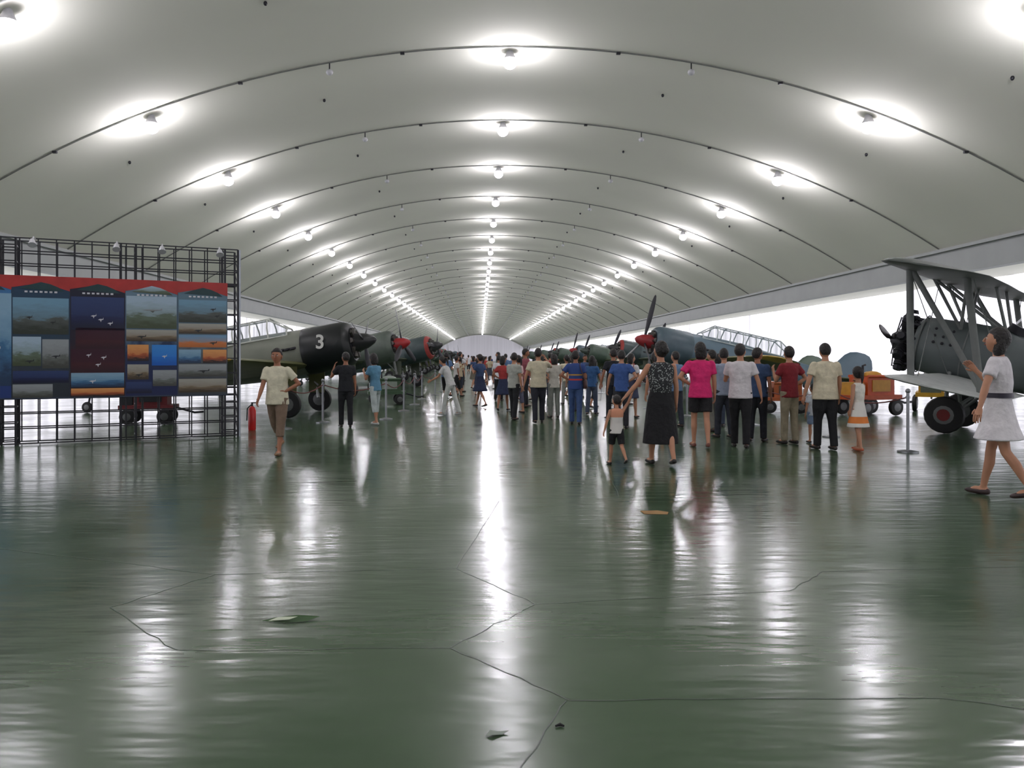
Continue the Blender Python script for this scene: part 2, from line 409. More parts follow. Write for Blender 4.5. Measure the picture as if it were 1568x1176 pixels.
def dots():
    m=mat('dotted_blouse',(40,42,44),rough=.8); nt=m.node_tree; bs=nt.nodes['Principled BSDF']
    v=nt.nodes.new('ShaderNodeTexVoronoi'); v.inputs['Scale'].default_value=38; tc=nt.nodes.new('ShaderNodeTexCoord'); nt.links.new(tc.outputs['Object'],v.inputs['Vector'])
    r=nt.nodes.new('ShaderNodeValToRGB'); r.color_ramp.elements[0].position=.3; r.color_ramp.elements[1].position=.4
    r.color_ramp.elements[0].color=(.35,.37,.36,1); r.color_ramp.elements[1].color=(.02,.022,.025,1)
    nt.links.new(v.outputs['Distance'],r.inputs['Fac']); nt.links.new(r.outputs['Color'],bs.inputs['Base Color']); return m
def bands(name,cols,sc_=1):
    m=mat(name,(128,128,128),rough=.8); nt=m.node_tree; bs=nt.nodes['Principled BSDF']
    tc=nt.nodes.new('ShaderNodeTexCoord'); sp=nt.nodes.new('ShaderNodeSeparateXYZ'); nt.links.new(tc.outputs['Object'],sp.inputs[0])
    r=nt.nodes.new('ShaderNodeValToRGB'); cr=r.color_ramp; cr.interpolation='CONSTANT'
    ml=nt.nodes.new('ShaderNodeMath'); ml.operation='MULTIPLY'; ml.inputs[1].default_value=.5; nt.links.new(sp.outputs['Z'],ml.inputs[0]); nt.links.new(ml.outputs[0],r.inputs['Fac'])
    while len(cr.elements)<len(cols): cr.elements.new(.5)
    for e,(p,c) in zip(cr.elements,cols): e.position=p/2; e.color=lin(c)+[1]
    nt.links.new(r.outputs['Color'],bs.inputs['Base Color']); return m
W=((.32,.08),(-.28,.25)); W2=((-.28,.25),(.32,.08)); ST=((.05,.04),(-.04,.05)); ST2=((-.05,.05),(.06,.05)); ST3=((.16,.12),(-.1,.06)); ST4=((-.12,.1),(.14,.1))
P=person
P('walking_man',-3.17,12.45,1.66,math.pi-.15,(214,208,184),'short',(120,100,84),'capri',legs=((.2,.05),(-.3,.45)),arms=('hip','swingf'),sk=1,shoe=(120,90,60),fat=1.1,head=(.1,-.05))
P('standing_man',-2.9,17.2,1.62,.3,(28,30,36),'short',(24,25,30),'pants',legs=ST3,arms=('phone','down'),sk=1)
P('standing_woman',-2.35,17.9,1.6,.9,(92,140,170),'short',(190,200,200),'capri',legs=ST4,arms=('fold','fold'),fem=True,hair='bob',shoe=(190,190,190),lean=.08)
P('leaning_woman',-.77,20.8,1.58,1.2,(210,210,210),'short',(205,208,205),'pants',legs=((.3,.15),(-.25,.1)),arms=('reach','down'),lean=.35,fem=True,hair='pony',shoe=(180,180,180))
P('standing_man',.82,19.3,1.62,-.7,(170,172,165),'short',(32,34,38),'pants',legs=ST3,arms=('cross','down'))
P('standing_man',1.35,18.4,1.72,.05,(205,196,170),'short',(38,40,50),'pants',legs=ST4,arms=('wide','photo'),fat=1.12)
P('standing_woman',1.85,19.9,1.58,.3,(190,186,176),'short',(120,124,118),'pants',legs=ST,arms=('hip','down'),fem=True,hair='bob')
P('standing_man',2.16,18.0,1.66,-.2,(40,60,120),'short',(60,84,130),'pants',legs=ST3,arms=('hip','bag'),sk=1,
  topm=bands('striped_shirt',[(0,(45,70,130)),(1.05,(190,60,50)),(1.09,(45,70,130)),(1.17,(200,150,60)),(1.2,(45,70,130))]),bag=(70,40,40))
P('standing_woman',2.95,21.0,1.55,-.5,(50,90,140),'short',(70,80,100),'pants',legs=ST4,arms=('down','fold'),fem=True,hair='long')
P('standing_man',3.25,19.4,1.72,.3,(26,30,38),'short',(36,40,48),'pants',legs=ST3,arms=('wide','fold'),sk=1,fat=1.08)
P('standing_woman',3.78,19.9,1.6,-.6,(215,215,220),'short',(60,66,90),'skirt',hem=.55,legs=ST4,fem=True,hair='bob',bag=(150,50,50),arms=('wide','bag'))
P('child',1.92,11.2,.97,.2,(222,180,160),'none',(22,22,26),'shorts',hem=.85,legs=((.3,.1),(-.3,.5)),arms=('wide',((.55,.1,.75),(.45,.15,.85))),child=True,head=(.3,-.1),
  topm=bands('child_vest',[(0,(225,220,215)),(1.15,(225,222,218)),(1.22,(215,150,120))]))
P('walking_woman',2.55,11.24,1.74,.1,(40,42,44),'none',(22,22,26),'skirt',hem=.32,legs=((.2,.1),(-.2,.3)),arms=(((.55,.05,-.85),(.7,.05,-.75)),'down'),fem=True,hair='bun',topm=dots(),fat=1.2,head=(.35,-.15))
P('standing_woman',3.72,13.45,1.76,-.1,(215,40,110),'short',(26,24,28),'shorts',hem=.75,legs=((.14,.1),(-.16,.2)),arms=('hip','down'),fem=True,hair='bob',fat=1.22,shoe=(120,70,60))
P('standing_woman',3.36,15.2,1.62,.25,(190,150,150),'short',(200,196,196),'capri',legs=ST3,arms=('down','bag'),fem=True,hair='pony',bag=(140,40,50),shoe=(200,200,200))
P('standing_man',4.75,16.3,1.66,.4,(176,160,130),'short',(120,120,112),'pants',legs=ST4,arms=('hip','down'))
P('standing_man',4.38,13.4,1.74,-.3,(218,212,216),'short',(22,22,26),'pants',legs=ST3,arms=('fold','wide'),fat=1.1)
P('standing_man',4.98,14.3,1.68,-.6,(52,74,110),'short',(28,30,38),'pants',legs=ST4,arms=('hip','down'),sk=1,fat=1.06)
P('standing_man',5.42,13.95,1.70,.4,(130,34,44),'short',(150,140,118),'pants',legs=ST,arms=('fold','hip'))
P('standing_man',5.68,13.1,1.74,.15,(212,202,176),'short',(24,24,28),'pants',legs=ST3,arms=('wide','down'),fat=1.24)
P('child',5.9,14.1,1.02,.1,(205,212,222),'short',(130,150,180),'shorts',hem=.8,legs=ST,child=True,hair='short')
P('girl',6.15,12.95,1.32,.45,(230,225,215),'none',(232,226,215),'dress',hem=.52,legs=ST4,arms=('down','phone'),fem=True,child=True,hair='pony',shoe=(180,90,60),
  botm=bands('girl_dress',[(0,(230,226,220)),(.6,(226,130,60)),(.74,(230,226,220))]))
P('walking_woman',5.62,8.63,1.84,.75,(225,220,225),'short',(228,224,228),'dress',hem=.62,legs=((-.2,.35),(.22,.05)),arms=('out','fold'),fem=True,hair='bob',shoe=(60,44,44),fat=1.1,belt=(50,45,60),head=(.1,-.25))
P('standing_man',4.25,17.3,1.64,.5,(110,140,175),'short',(50,54,66),'pants',legs=ST3)
P('standing_woman',5.25,17.5,1.58,-.5,(90,120,170),'short',(60,70,90),'pants',legs=ST,fem=True,hair='bob')
P('standing_woman',2.6,22.2,1.6,.2,(200,60,60),'short',(70,80,100),'pants',legs=ST4,fem=True,hair='long')
P('standing_man',4.6,15.0,1.68,.3,(150,160,180),'short',(44,48,58),'pants',legs=ST3,arms=('photo','down'))
P('standing_man',3.0,16.9,1.66,-.3,(60,90,150),'short',(50,50,56),'pants',legs=ST4,arms=('wide','hip'))
P('standing_woman',1.05,21.6,1.56,1.0,(225,190,190),'short',(90,90,110),'capri',legs=ST3,fem=True,hair='pony')
cols=[(215,212,208),(200,196,190),(40,44,52),(170,60,60),(90,120,160),(190,190,200),(60,80,120),(205,190,160),(130,150,140),(220,220,225),(150,80,90),(225,215,190)]
bots=[(35,38,46),(60,66,80),(110,104,92),(40,50,80),(150,150,145),(28,28,32)]
taken=[(-.77,20.8),(.82,19.3),(1.05,21.6),(2.6,22.2),(2.95,21),(3.8,19.9)]
cnt=0; tries=0
centres=[(-.2,26),(1.0,24),(2.2,26),(3.4,24),(.3,31),(2.6,31),(3.8,28),(-.8,36),(1.5,37),(3,38),(0,45),(2.5,47),(-1.0,30),(1,56),(3.2,58),(-.5,62),(-.8,52),(.3,70),(1.8,66),(-1,80)]
while cnt<48 and tries<4000:
    tries+=1
    c0=random.choice(centres)
    x=random.gauss(c0[0],.8); z=random.gauss(c0[1],2.0)
    if z<21.8 or x<-1.6 or x>4.45: continue
    if x<-.2 and random.random()<.5: continue
    if any((x-a)**2+(z-c)**2<.36 for a,c in taken): continue
    taken.append((x,z)); fem=random.random()<.45
    kd=random.choice(['pants','pants','pants','capri','shorts'] if not fem else ['pants','skirt','capri','dress'])
    P('standing_woman' if fem else 'standing_man',x,z,random.uniform(1.48,1.64) if fem else random.uniform(1.58,1.78),random.choice([random.uniform(-.9,.9),random.uniform(0,6.3),random.uniform(-1.6,1.6)]),
      random.choice(cols),'short',random.choice(bots),kd,hem=.55,legs=random.choice([ST3,ST4,W,W2]),arms=(random.choice(['down','fold','hip','swingf','photo']),random.choice(['wide','swingb','down','bag','phone'])),
      sk=random.choice([0,1]),hair=random.choice(['bob','pony','long']) if fem else 'short',fem=fem,vox=.028)
    cnt+=1

# ------------------------------------------------------------------ aeroplanes
M_glass=mat('canopy_glass',(150,170,175),rough=.08,alpha=.35,var=0)
def wheel(b,c,r,wd,ax=(0,1,0)):
    c=Vector(c); ax=Vector(ax)
    b.use(M_black); b.tube([c-ax*wd*.5,c-ax*wd*.4,c,c+ax*wd*.4,c+ax*wd*.5],[r*.62,r*.93,r,r*.93,r*.62],20)
    b.use(mat('wheel_hub',(110,112,112),rough=.4,metal=.5)); b.tube([c-ax*wd*.56,c-ax*wd*.5,c+ax*wd*.5,c+ax*wd*.56],[r*.3,r*.5,r*.5,r*.3],14)
def blades(b,n,ln,x,m,ph=0,tip=None):
    for k in range(n):
        an=ph+2*math.pi*k/n; d=Vector((0,math.sin(an),math.cos(an)))
        sd=Vector((1,0,0)).cross(d); tw=(sd+Vector((.45,0,0))).normalized()
        pts=[Vector((x,0,0))+d*ln*t for t in(.06,.2,.45,.7,.88,.97,1)]
        b.use(m); b.tube(pts,[(.03,.045),(.03,.07),(.018,.115),(.012,.11),(.009,.085),(.006,.05),(.003,.01)],8,up=tuple(tw))
def gh_canopy(b,x0,x1,zb,hw,hh,fr,n=5):
    prof=[(-1,0),(-.95,.5),(-.6,.93),(0,1.0),(.6,.93),(.95,.5),(1,0)]
    xs=[x0+(x1-x0)*i/(n) for i in range(n+1)]
    hs=[.35]+[1]*(n-1)+[.45]
    vs=[];fs=[]
    for x,h in zip(xs,hs):
        for (a,c) in prof: vs.append((x,a*hw*(.75+.25*h),zb+c*hh*h))
    k=len(prof)
    for i in range(n):
        for j in range(k-1): fs.append((i*k+j,i*k+j+1,(i+1)*k+j+1,(i+1)*k+j))
    b.use(M_glass); b.add(vs,fs); b.use(fr)
    for i in range(n+1): b.tube([vs[i*k+j] for j in range(k)],.022,6)
    for j in(0,2,4,6): b.tube([vs[i*k+j] for i in range(n+1)],.02,6)
def fighter(name,body,cowl,wing,spin,frame=(190,195,185),hub=2.0,pitch=12,long=False,tipc=(190,150,50),nb=3,bladel=1.5,ph=0,span=4.4,band=None):
    b=MB(); Mb=mat('%s_body'%name,body,rough=.45,var=.1,scale=2); Mc=mat('%s_cowl'%name,cowl,rough=.4,var=.1); Mw=mat('%s_wing'%name,wing,rough=.5,var=.12,scale=2)
    Ms=mat('%s_spinner'%name,spin,rough=.35); Mf=mat('frame_%d'%frame[0],frame,rough=.5); Mt=mat('tip_paint_%d'%tipc[0],tipc,rough=.5)
    AM=Matrix.Translation((0,0,hub))@Matrix.Rotation(-R(pitch),4,'Y'); b.M=AM
    U=(0,0,1)
    def fus(st): b.tube([(x,0,z) for x,z,_,_ in st],[(ry,rz) for _,_,ry,rz in st],22,up=U)
    b.use(mat('band_%d'%band[0],band) if band else Mc); fus([(-.34,0,.47,.47),(-.42,0,.56,.56),(-.5,0,.59,.59)])
    b.use(Mc); fus([(-.5,0,.59,.59),(-.6,0,.61,.61),(-1.5,0,.63,.63),(-1.62,0,.6,.62)])
    b.use(M_dark); b.tube([(-.325,0,0),(-.335,0,0)],.42,20)
    b.use(mat('cyl_metal',(95,92,88),rough=.4,metal=.6))
    for k in range(9):
        a=2*math.pi*k/9; b.tube([(-.31,.14*math.sin(a),.14*math.cos(a)),(-.31,.4*math.sin(a),.4*math.cos(a))],[.05,.07],8)
    b.use(Mb); fus([(-1.55,0,.56,.6),(-2.6,.02,.52,.62),(-3.6,.05,.47,.6),(-5.5,.08,.33,.42),(-7.4,.12,.16,.25),(-8.6,.18,.04,.1)])
    b.use(Ms); b.tube([(.28,0,0),(.22,0,0),(.05,0,0),(-.15,0,0),(-.34,0,0)],[.02,.1,.19,.24,.26],16,up=U)
    blades(b,nb,bladel,-.05,M_dark,ph)
    for sg in(-1,1):
        b.use(Mw); b.foil([((-1.5,sg*.35,-.38),2.5,.3,0),((-1.75,sg*2,-.26),2.0,.24,0),((-2.1,sg*(span-.6),-.12),1.45,.16,0)])
        b.use(Mt); b.foil([((-2.1,sg*(span-.6),-.12),1.45,.16,0),((-2.25,sg*(span-.15),-.08),1.1,.1,0),((-2.6,sg*span,-.06),.4,.04,0)])
        b.use(Mw); b.foil([((-7.2,sg*.1,.2),1.1,.12,0),((-7.5,sg*1.3,.22),.75,.08,0),((-7.8,sg*1.65,.22),.3,.03,0)])
        b.use(M_dark)
        for k in range(4): b.tube([(-1.75-.16*k,sg*.52,.12),(-1.88-.16*k,sg*.62,.1)],.035,6)
    b.use(Mb); b.foil([((-6.7,0,.22),1.95,.14,1),((-7.1,0,.5),1.65,.13,1),((-7.35,0,.85),1.4,.11,1),((-7.55,0,1.1),1.12,.09,1),((-7.75,0,1.24),.8,.06,1),((-8.0,0,1.3),.35,.03,1)])
    if long: gh_canopy(b,-2.0,-5.4,.5,.36,.55,Mf,7)
    else: gh_canopy(b,-2.7,-4.5,.55,.32,.45,Mf,4)
    b.M=Matrix.Identity(4)
    for sg in(-1,1):
        a=AM@Vector((-1.9,sg*1.3,-.35)); w=Vector((a.x+.15,a.y,.34))
        b.use(mat('oleo',(150,152,150),rough=.35,metal=.6)); b.tube([a,w+Vector((0,-sg*.14,.05))],.05,8); b.tube([a+Vector((-.5,0,0)),w+Vector((0,-sg*.14,.4))],.03,6)
        b.use(Mw); b.box((a.x+.1,a.y+sg*.12-sg*.25,(a.z+.34)/2+.1),(.45,.02,.75))
        wheel(b,w,.34,.2)
    t=AM@Vector((-7.8,0,.0)); b.use(M_dark); b.tube([t,(t.x-.1,0,.16)],.03,6); wheel(b,(t.x-.12,0,.15),.15,.09)
    return b.mesh(name)
def num_child(o,txt,loc,size,side,col):
    cu=bpy.data.curves.new('number','FONT'); cu.body=txt; cu.size=size; cu.align_x='CENTER'; cu.align_y='CENTER'; cu.extrude=.004; cu.offset=.01
    cu.materials.append(mat('number_paint_%d'%col[0],col)); t=bpy.data.objects.new('number',cu); sc.collection.objects.link(t); t.parent=o; t.location=loc; t.rotation_euler=(R(90),0,0 if side<0 else R(180)); return t
f1=fighter('fighter_dark',(120,124,112),(24,28,30),(88,90,52),(40,42,44),frame=(205,208,200),long=True,ph=.95,hub=1.95,pitch=10,bladel=1.1)
f2=fighter('fighter_red',(86,98,92),(90,100,92),(80,90,70),(165,40,45),frame=(150,160,155),ph=0,hub=2.05,bladel=1.35)
f3=fighter('fighter_grey',(84,98,100),(60,74,76),(84,92,78),(60,60,62),frame=(190,200,200),ph=.6,long=True,hub=2.1,band=(160,60,55),bladel=1.3)
f4=fighter('fighter_blue',(96,118,132),(78,96,106),(96,98,58),(150,44,50),frame=(190,205,210),ph=.15,long=True,hub=2.1,bladel=1.6,tipc=(180,150,60))
f5=fighter('fighter_green',(92,108,92),(76,92,80),(84,96,70),(70,80,74),frame=(180,190,180),ph=.5,hub=2.0,bladel=1.3)
ya=R(-14)
o=inst('fighter_airplane',f1,(-3.0,21.0,0),R(-6))
num_child(o,'3',(-1.05,-.66,1.9),.5,-1,(225,225,220))
inst('fighter_airplane',f2,(-2.9,30.2,0),ya)
inst('fighter_airplane',f3,(-2.1,39.6,0),R(-18))
for i,(z,m) in enumerate(((49.5,f5),(59,f3),(69,f5),(79,f4),(90,f5),(101,f3),(112,f1),(124,f5),(138,f4))): inst('fighter_airplane',m,(-3.6-.35*(i%2),z,0),ya)
yb=R(180+10)
inst('fighter_airplane',f4,(5.55,27.2,0),yb)
for i,(z,m) in enumerate(((37.4,f5),(47.5,f3),(57,f5),(68,f4),(79,f5),(90,f3),(101,f5),(113,f1),(125,f5),(138,f4))): inst('fighter_airplane',m,((7.4 if i else 8.2)+.5*(i%2),z,0),yb)

def biplane():
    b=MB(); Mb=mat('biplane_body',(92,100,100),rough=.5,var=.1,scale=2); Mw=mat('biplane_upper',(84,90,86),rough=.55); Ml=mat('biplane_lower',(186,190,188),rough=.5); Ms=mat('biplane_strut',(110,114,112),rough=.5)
    hub=1.92; AM=Matrix.Translation((0,0,hub))@Matrix.Rotation(-R(13),4,'Y'); b.M=AM; U=(0,0,1)
    Me=mat('engine_metal',(66,66,70),rough=.45,metal=.5)
    b.use(Me); b.tube([(.1,0,0),(0,0,0),(-.1,0,0),(-.4,0,0)],[.1,.2,.26,.28],16,up=U)
    for k in range(9):
        a=2*math.pi*k/9; d=Vector((0,math.sin(a),math.cos(a))); c=Vector((-.2,0,0))
        b.use(Me); b.tube([c+d*.24,c+d*.56],.085,10)
        for q in range(6): b.tube([c+d*(.32+.045*q),c+d*(.335+.045*q)],.115,10)
        b.use(M_dark); b.tube([c+d*.6,c+d*.68],[.11,.08],8); b.tube([Vector((0,0,0))+d*.2,Vector((-.08,0,0))+d*.62],.014,5)
        b.tube([c+d*.5+Vector((-.05,0,0)),c+d*.5+Vector((-.3,0,0)),c+d*.42+Vector((-.45,0,0))],.035,6)
    b.use(Mb); b.tube([(-.42,0,0),(-.5,0,0),(-1.4,0,0),(-2.6,0,.02),(-4.2,0,0),(-6.6,0,.0),(-8.0,0,.05)],[(.5,.5),(.56,.58),(.56,.62),(.5,.6),(.4,.45),(.2,.26),(.05,.12)],20,up=U)
    b.use(Ms)
    for x in(-.52,-1.35,-2.5): 
        r=.57 if x>-2 else .51
        b.tube([(x,r*math.cos(t*math.pi/10),(r+.04)*math.sin(t*math.pi/10)) for t in range(21)],.015,5)
    b.use(M_dark)
    for k in range(3):
        for q in range(3): b.ell((-.8-.16*k,.565,.1+.14*q),(.03,.02,.03),8,5)
    b.tube([(-2.2,0,.52),(-2.25,0,.66)],[.3,.28],14); b.tube([(-3.2,0,.48),(-3.25,0,.6)],[.28,.26],14)
    b.use(M_glass); b.add([(-1.95,-.25,.6),(-1.95,.25,.6),(-2.15,.2,.9),(-2.15,-.2,.9)],[(0,1,2,3)])
    hs=4.8; f=.55
    for sg in(-1,1):
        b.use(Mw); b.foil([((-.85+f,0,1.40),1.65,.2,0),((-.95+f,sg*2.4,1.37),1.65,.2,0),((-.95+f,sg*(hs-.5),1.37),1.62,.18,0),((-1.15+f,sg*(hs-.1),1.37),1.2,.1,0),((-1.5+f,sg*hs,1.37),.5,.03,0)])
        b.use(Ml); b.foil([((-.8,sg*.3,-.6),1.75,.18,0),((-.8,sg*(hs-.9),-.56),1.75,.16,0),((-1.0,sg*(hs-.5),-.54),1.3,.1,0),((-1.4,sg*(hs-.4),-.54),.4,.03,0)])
        b.use(Ms)
        y=sg*3.3
        b.tube([(-1.1,y,-.54),(-1.2+f,y,1.35)],[(.06,.025)]*2,8,up=(0,1,0)); b.tube([(-2.2,y,-.56),(-2.1+f,y,1.35)],[(.06,.025)]*2,8,up=(0,1,0)); b.tube([(-1.25+f,y,1.33),(-2.2,y,-.5)],[(.05,.02)]*2,8,up=(0,1,0))
        for (p,q) in(((-1.2,sg*.42,.45),(-1.1+f,sg*.7,1.37)),((-2.0,sg*.42,.5),(-1.1+f,sg*.7,1.37)),((-2.0,sg*.42,.5),(-2.2+f,sg*.7,1.37)),((-1.2,sg*.42,.45),(-1.7+f,sg*.7,1.37))): b.tube([p,q],.032,7)
        for (p,q) in(((-1.2,sg*.5,-.5),(-1.2+f,y,1.35)),((-1.2+f,sg*.6,1.35),(-1.2,y,-.5)),((-2.2,sg*.5,-.5),(-2.2+f,y,1.35))): b.tube([p,q],.008,4)
        b.use(Mw); b.foil([((-6.9,sg*.1,.12),1.1,.1,0),((-7.1,sg*1.3,.12),.8,.07,0),((-7.4,sg*1.6,.12),.3,.03,0)])
    b.use(Mw); b.foil([((-6.7,0,.2),1.5,.1,1),((-6.95,0,.6),1.3,.09,1),((-7.15,0,.95),1.1,.08,1),((-7.4,0,1.15),.75,.06,1),((-7.65,0,1.22),.3,.03,1)])
    blades(b,2,1.2,.12,mat('prop_wood',(60,52,48),rough=.4),R(80))
    b.M=Matrix.Identity(4)
    ws=[]
    for sg in(-1,1):
        a=AM@Vector((-1.2,sg*.42,-.45)); c=AM@Vector((-2.0,sg*.4,-.48)); w=Vector((a.x+.0,sg*.95,.37)); ws.append(w)
        b.use(Ms); b.tube([a,w],.04,8); b.tube([c,w],.035,8); wheel(b,w,.37,.16)
        b.use(mat('red_hub',(120,30,30),rough=.5)); b.tube([w+Vector((0,sg*.095,0)),w+Vector((0,sg*.1,0))],.12,12)
    b.use(Ms); b.tube(ws,.035,8)
    t=AM@Vector((-7.2,0,.0)); b.tube([t,(t.x-.3,0,.04)],.03,6)
    return b.mesh('biplane')
inst('biplane',biplane(),(9.05,17.3,0),R(140))

# ------------------------------------------------------------------ poster stand
b=MB(); b.use(M_dark)
Lx=-5.6; H=3.58; bw=.02
def grid(y,xa,xb,z0,z1,nx,nz):
    for i in range(nx+1): b.box((xa+(xb-xa)*i/nx,y,(z0+z1)/2),(bw,bw,z1-z0))
    for j in range(nz+1): b.box(((xa+xb)/2,y,z0+(z1-z0)*j/nz),(abs(xb-xa),bw,bw))
for y in(0,.42):
    grid(y,Lx,0,2.92,H,20,3); grid(y,Lx,0,.03,.80,20,3)
    for x in(0,-.24,-1.8,-2.05,-3.7,-3.95,Lx): b.box((x,y,H/2),(.035,.035,H))
    for x in(-.0,-3.7):
        for j in range(13): b.box((x-.12,y,.1+j*.28),(.24,bw,bw))
for x in(0,-.24,-1.8,-2.05,-3.7,-3.95,Lx):
    for j in range(13): b.box((x,.21,.1+j*.28),(bw,.42,bw))
for j in range(12): b.tube([(0,0,.1+j*.28),(0,.42,.38+j*.28)],.01,5)
b.use(mat('steel_light',(175,180,190),rough=.35,metal=.5)); b.box((.03,-.02,H/2),(.03,.03,H))
for x in(-.35,-1.35,-2.1,-3.4,-4.6):
    b.use(mat('spot_white',(200,200,205),rough=.4)); b.tube([(x,.0,H-.02),(x-.02,-.2,H-.0),(x-.03,-.33,H-.1)],.012,6); b.tube([(x-.03,-.30,H-.06),(x-.03,-.37,H-.16)],[.035,.07],10)
b.use(mat('poster_board',(60,70,90),rough=.6)); b.box((Lx/2-.1,-.03,1.86),(abs(Lx)-.2,.02,2.12))
stand=b.obj('poster_display_stand',(-4.65,15.3,0),math.atan2(.432,.902))
def grad(name,c0,c1,c2,nscale=5,amt=.7):
    if name in _m: return _m[name]
    m=mat(name,c1,rough=.35); nt=m.node_tree; bs=nt.nodes['Principled BSDF']
    tc=nt.nodes.new('ShaderNodeTexCoord'); sp=nt.nodes.new('ShaderNodeSeparateXYZ'); nt.links.new(tc.outputs['UV'],sp.inputs[0])
    mp=nt.nodes.new('ShaderNodeMapping'); mp.inputs['Scale'].default_value=(.6,1.6,1); nt.links.new(tc.outputs['UV'],mp.inputs['Vector'])
    nz=nt.nodes.new('ShaderNodeTexNoise'); nz.inputs['Scale'].default_value=nscale; nz.inputs['Detail'].default_value=8; nz.inputs['Roughness'].default_value=.65; nt.links.new(mp.outputs['Vector'],nz.inputs['Vector'])
    ad=nt.nodes.new('ShaderNodeMath'); ad.operation='MULTIPLY_ADD'; ad.inputs[1].default_value=amt; nt.links.new(nz.outputs['Fac'],ad.inputs[0]); nt.links.new(sp.outputs['Y'],ad.inputs[2])
    sb=nt.nodes.new('ShaderNodeMath'); sb.operation='SUBTRACT'; sb.inputs[1].default_value=amt/2; nt.links.new(ad.outputs[0],sb.inputs[0])
    r=nt.nodes.new('ShaderNodeValToRGB'); cr=r.color_ramp; cr.elements.new(.5); cr.elements.new(.6)
    for e,(p,c) in zip(cr.elements,((.1,c0),(.38,c1),(.46,tuple(int(a*.4+b_*.6) for a,b_ in zip(c1,c2))),(.85,c2))): e.position=p; e.color=lin(c)+[1]
    nt.links.new(sb.outputs[0],r.inputs['Fac']); nt.links.new(r.outputs['Color'],bs.inputs['Base Color']); return m
def quad(name,pts,m,y=-.046):
    me=bpy.data.meshes.new(name); me.from_pydata([(p[0],y,p[1]) for p in pts],[],[tuple(range(len(pts)))])
    uv=me.uv_layers.new(name='UVMap'); xs=[p[0] for p in pts]; zs=[p[1] for p in pts]
    for i,l in enumerate(me.loops):
        p=pts[l.vertex_index]; uv.data[i].uv=((p[0]-min(xs))/(max(xs)-min(xs)),(p[1]-min(zs))/(max(zs)-min(zs)))
    me.materials.append(m); o=bpy.data.objects.new(name,me); sc.collection.objects.link(o); o.parent=stand; return o
red=mat('banner_red',(170,48,46),rough=.4); teal=mat('banner_teal',(30,60,66),rough=.4)
pw=.89; zb,zt=.82,2.93
BK=[grad('pA',(40,60,120),(40,80,150),(60,110,160)),grad('pB',(44,50,60),(54,66,80),(34,62,88)),grad('pC',(44,26,36),(52,30,40),(26,28,50)),grad('pD',(26,36,80),(34,50,84),(100,126,146)),grad('pE',(60,66,76),(80,88,96),(90,118,136))]
sky=grad('ph_sky',(70,80,60),(96,110,96),(160,182,200)); sky2=grad('ph_sky2',(50,56,50),(80,86,84),(110,150,176)); blue=grad('ph_blue',(20,90,180),(30,110,200),(50,130,210),3,.2)
brown=grad('ph_brown',(66,56,44),(120,104,84),(160,158,150)); dune=grad('ph_dune',(180,104,50),(196,116,66),(110,146,180)); mar=grad('ph_maroon',(50,22,34),(66,26,36),(56,22,40),3,.3); nvy=grad('ph_navy',(24,28,54),(30,38,78),(44,60,104),3,.3); gry=grad('ph_grey',(70,72,68),(104,108,106),(146,152,156)); orn=grad('ph_sunset',(44,34,36),(170,86,50),(214,150,90)); seab=grad('ph_sea',(40,60,90),(64,110,150),(130,165,190))
white=mat('print_white',(205,205,212),rough=.4); dk=mat('print_dark',(40,42,46),rough=.4)
lay={0:[(0,.1,1,.85,seab)],
 1:[(.02,.52,.98,.82,sky2),(.02,.26,.5,.5,sky),(.52,.24,.98,.48,gry),(.02,.12,.98,.22,nvy),(.02,0,.7,.11,gry)],
 2:[(.02,.56,.98,.84,nvy),(.1,.4,.98,.58,mar),(.02,.2,.98,.4,mar),(.02,.08,.98,.2,seab),(.02,0,.98,.07,orn)],
 3:[(.02,.58,.98,.86,sky),(.02,.47,.98,.57,brown),(.04,.3,.44,.44,orn),(.5,.26,.98,.44,blue),(.04,.14,.44,.27,brown),(.02,.02,.5,.12,nvy),(.52,.08,.98,.22,gry)],
 4:[(.02,.64,.98,.84,sky2),(.02,.54,.98,.63,brown),(.02,.42,.98,.53,dune),(.02,.28,.46,.4,seab),(.5,.28,.98,.4,orn),(.02,.16,.98,.27,gry),(.02,.02,.98,.14,brown)],}
def P2(x0,px,pz): return (x0+px*pw, zb+pz*(zt-zb))
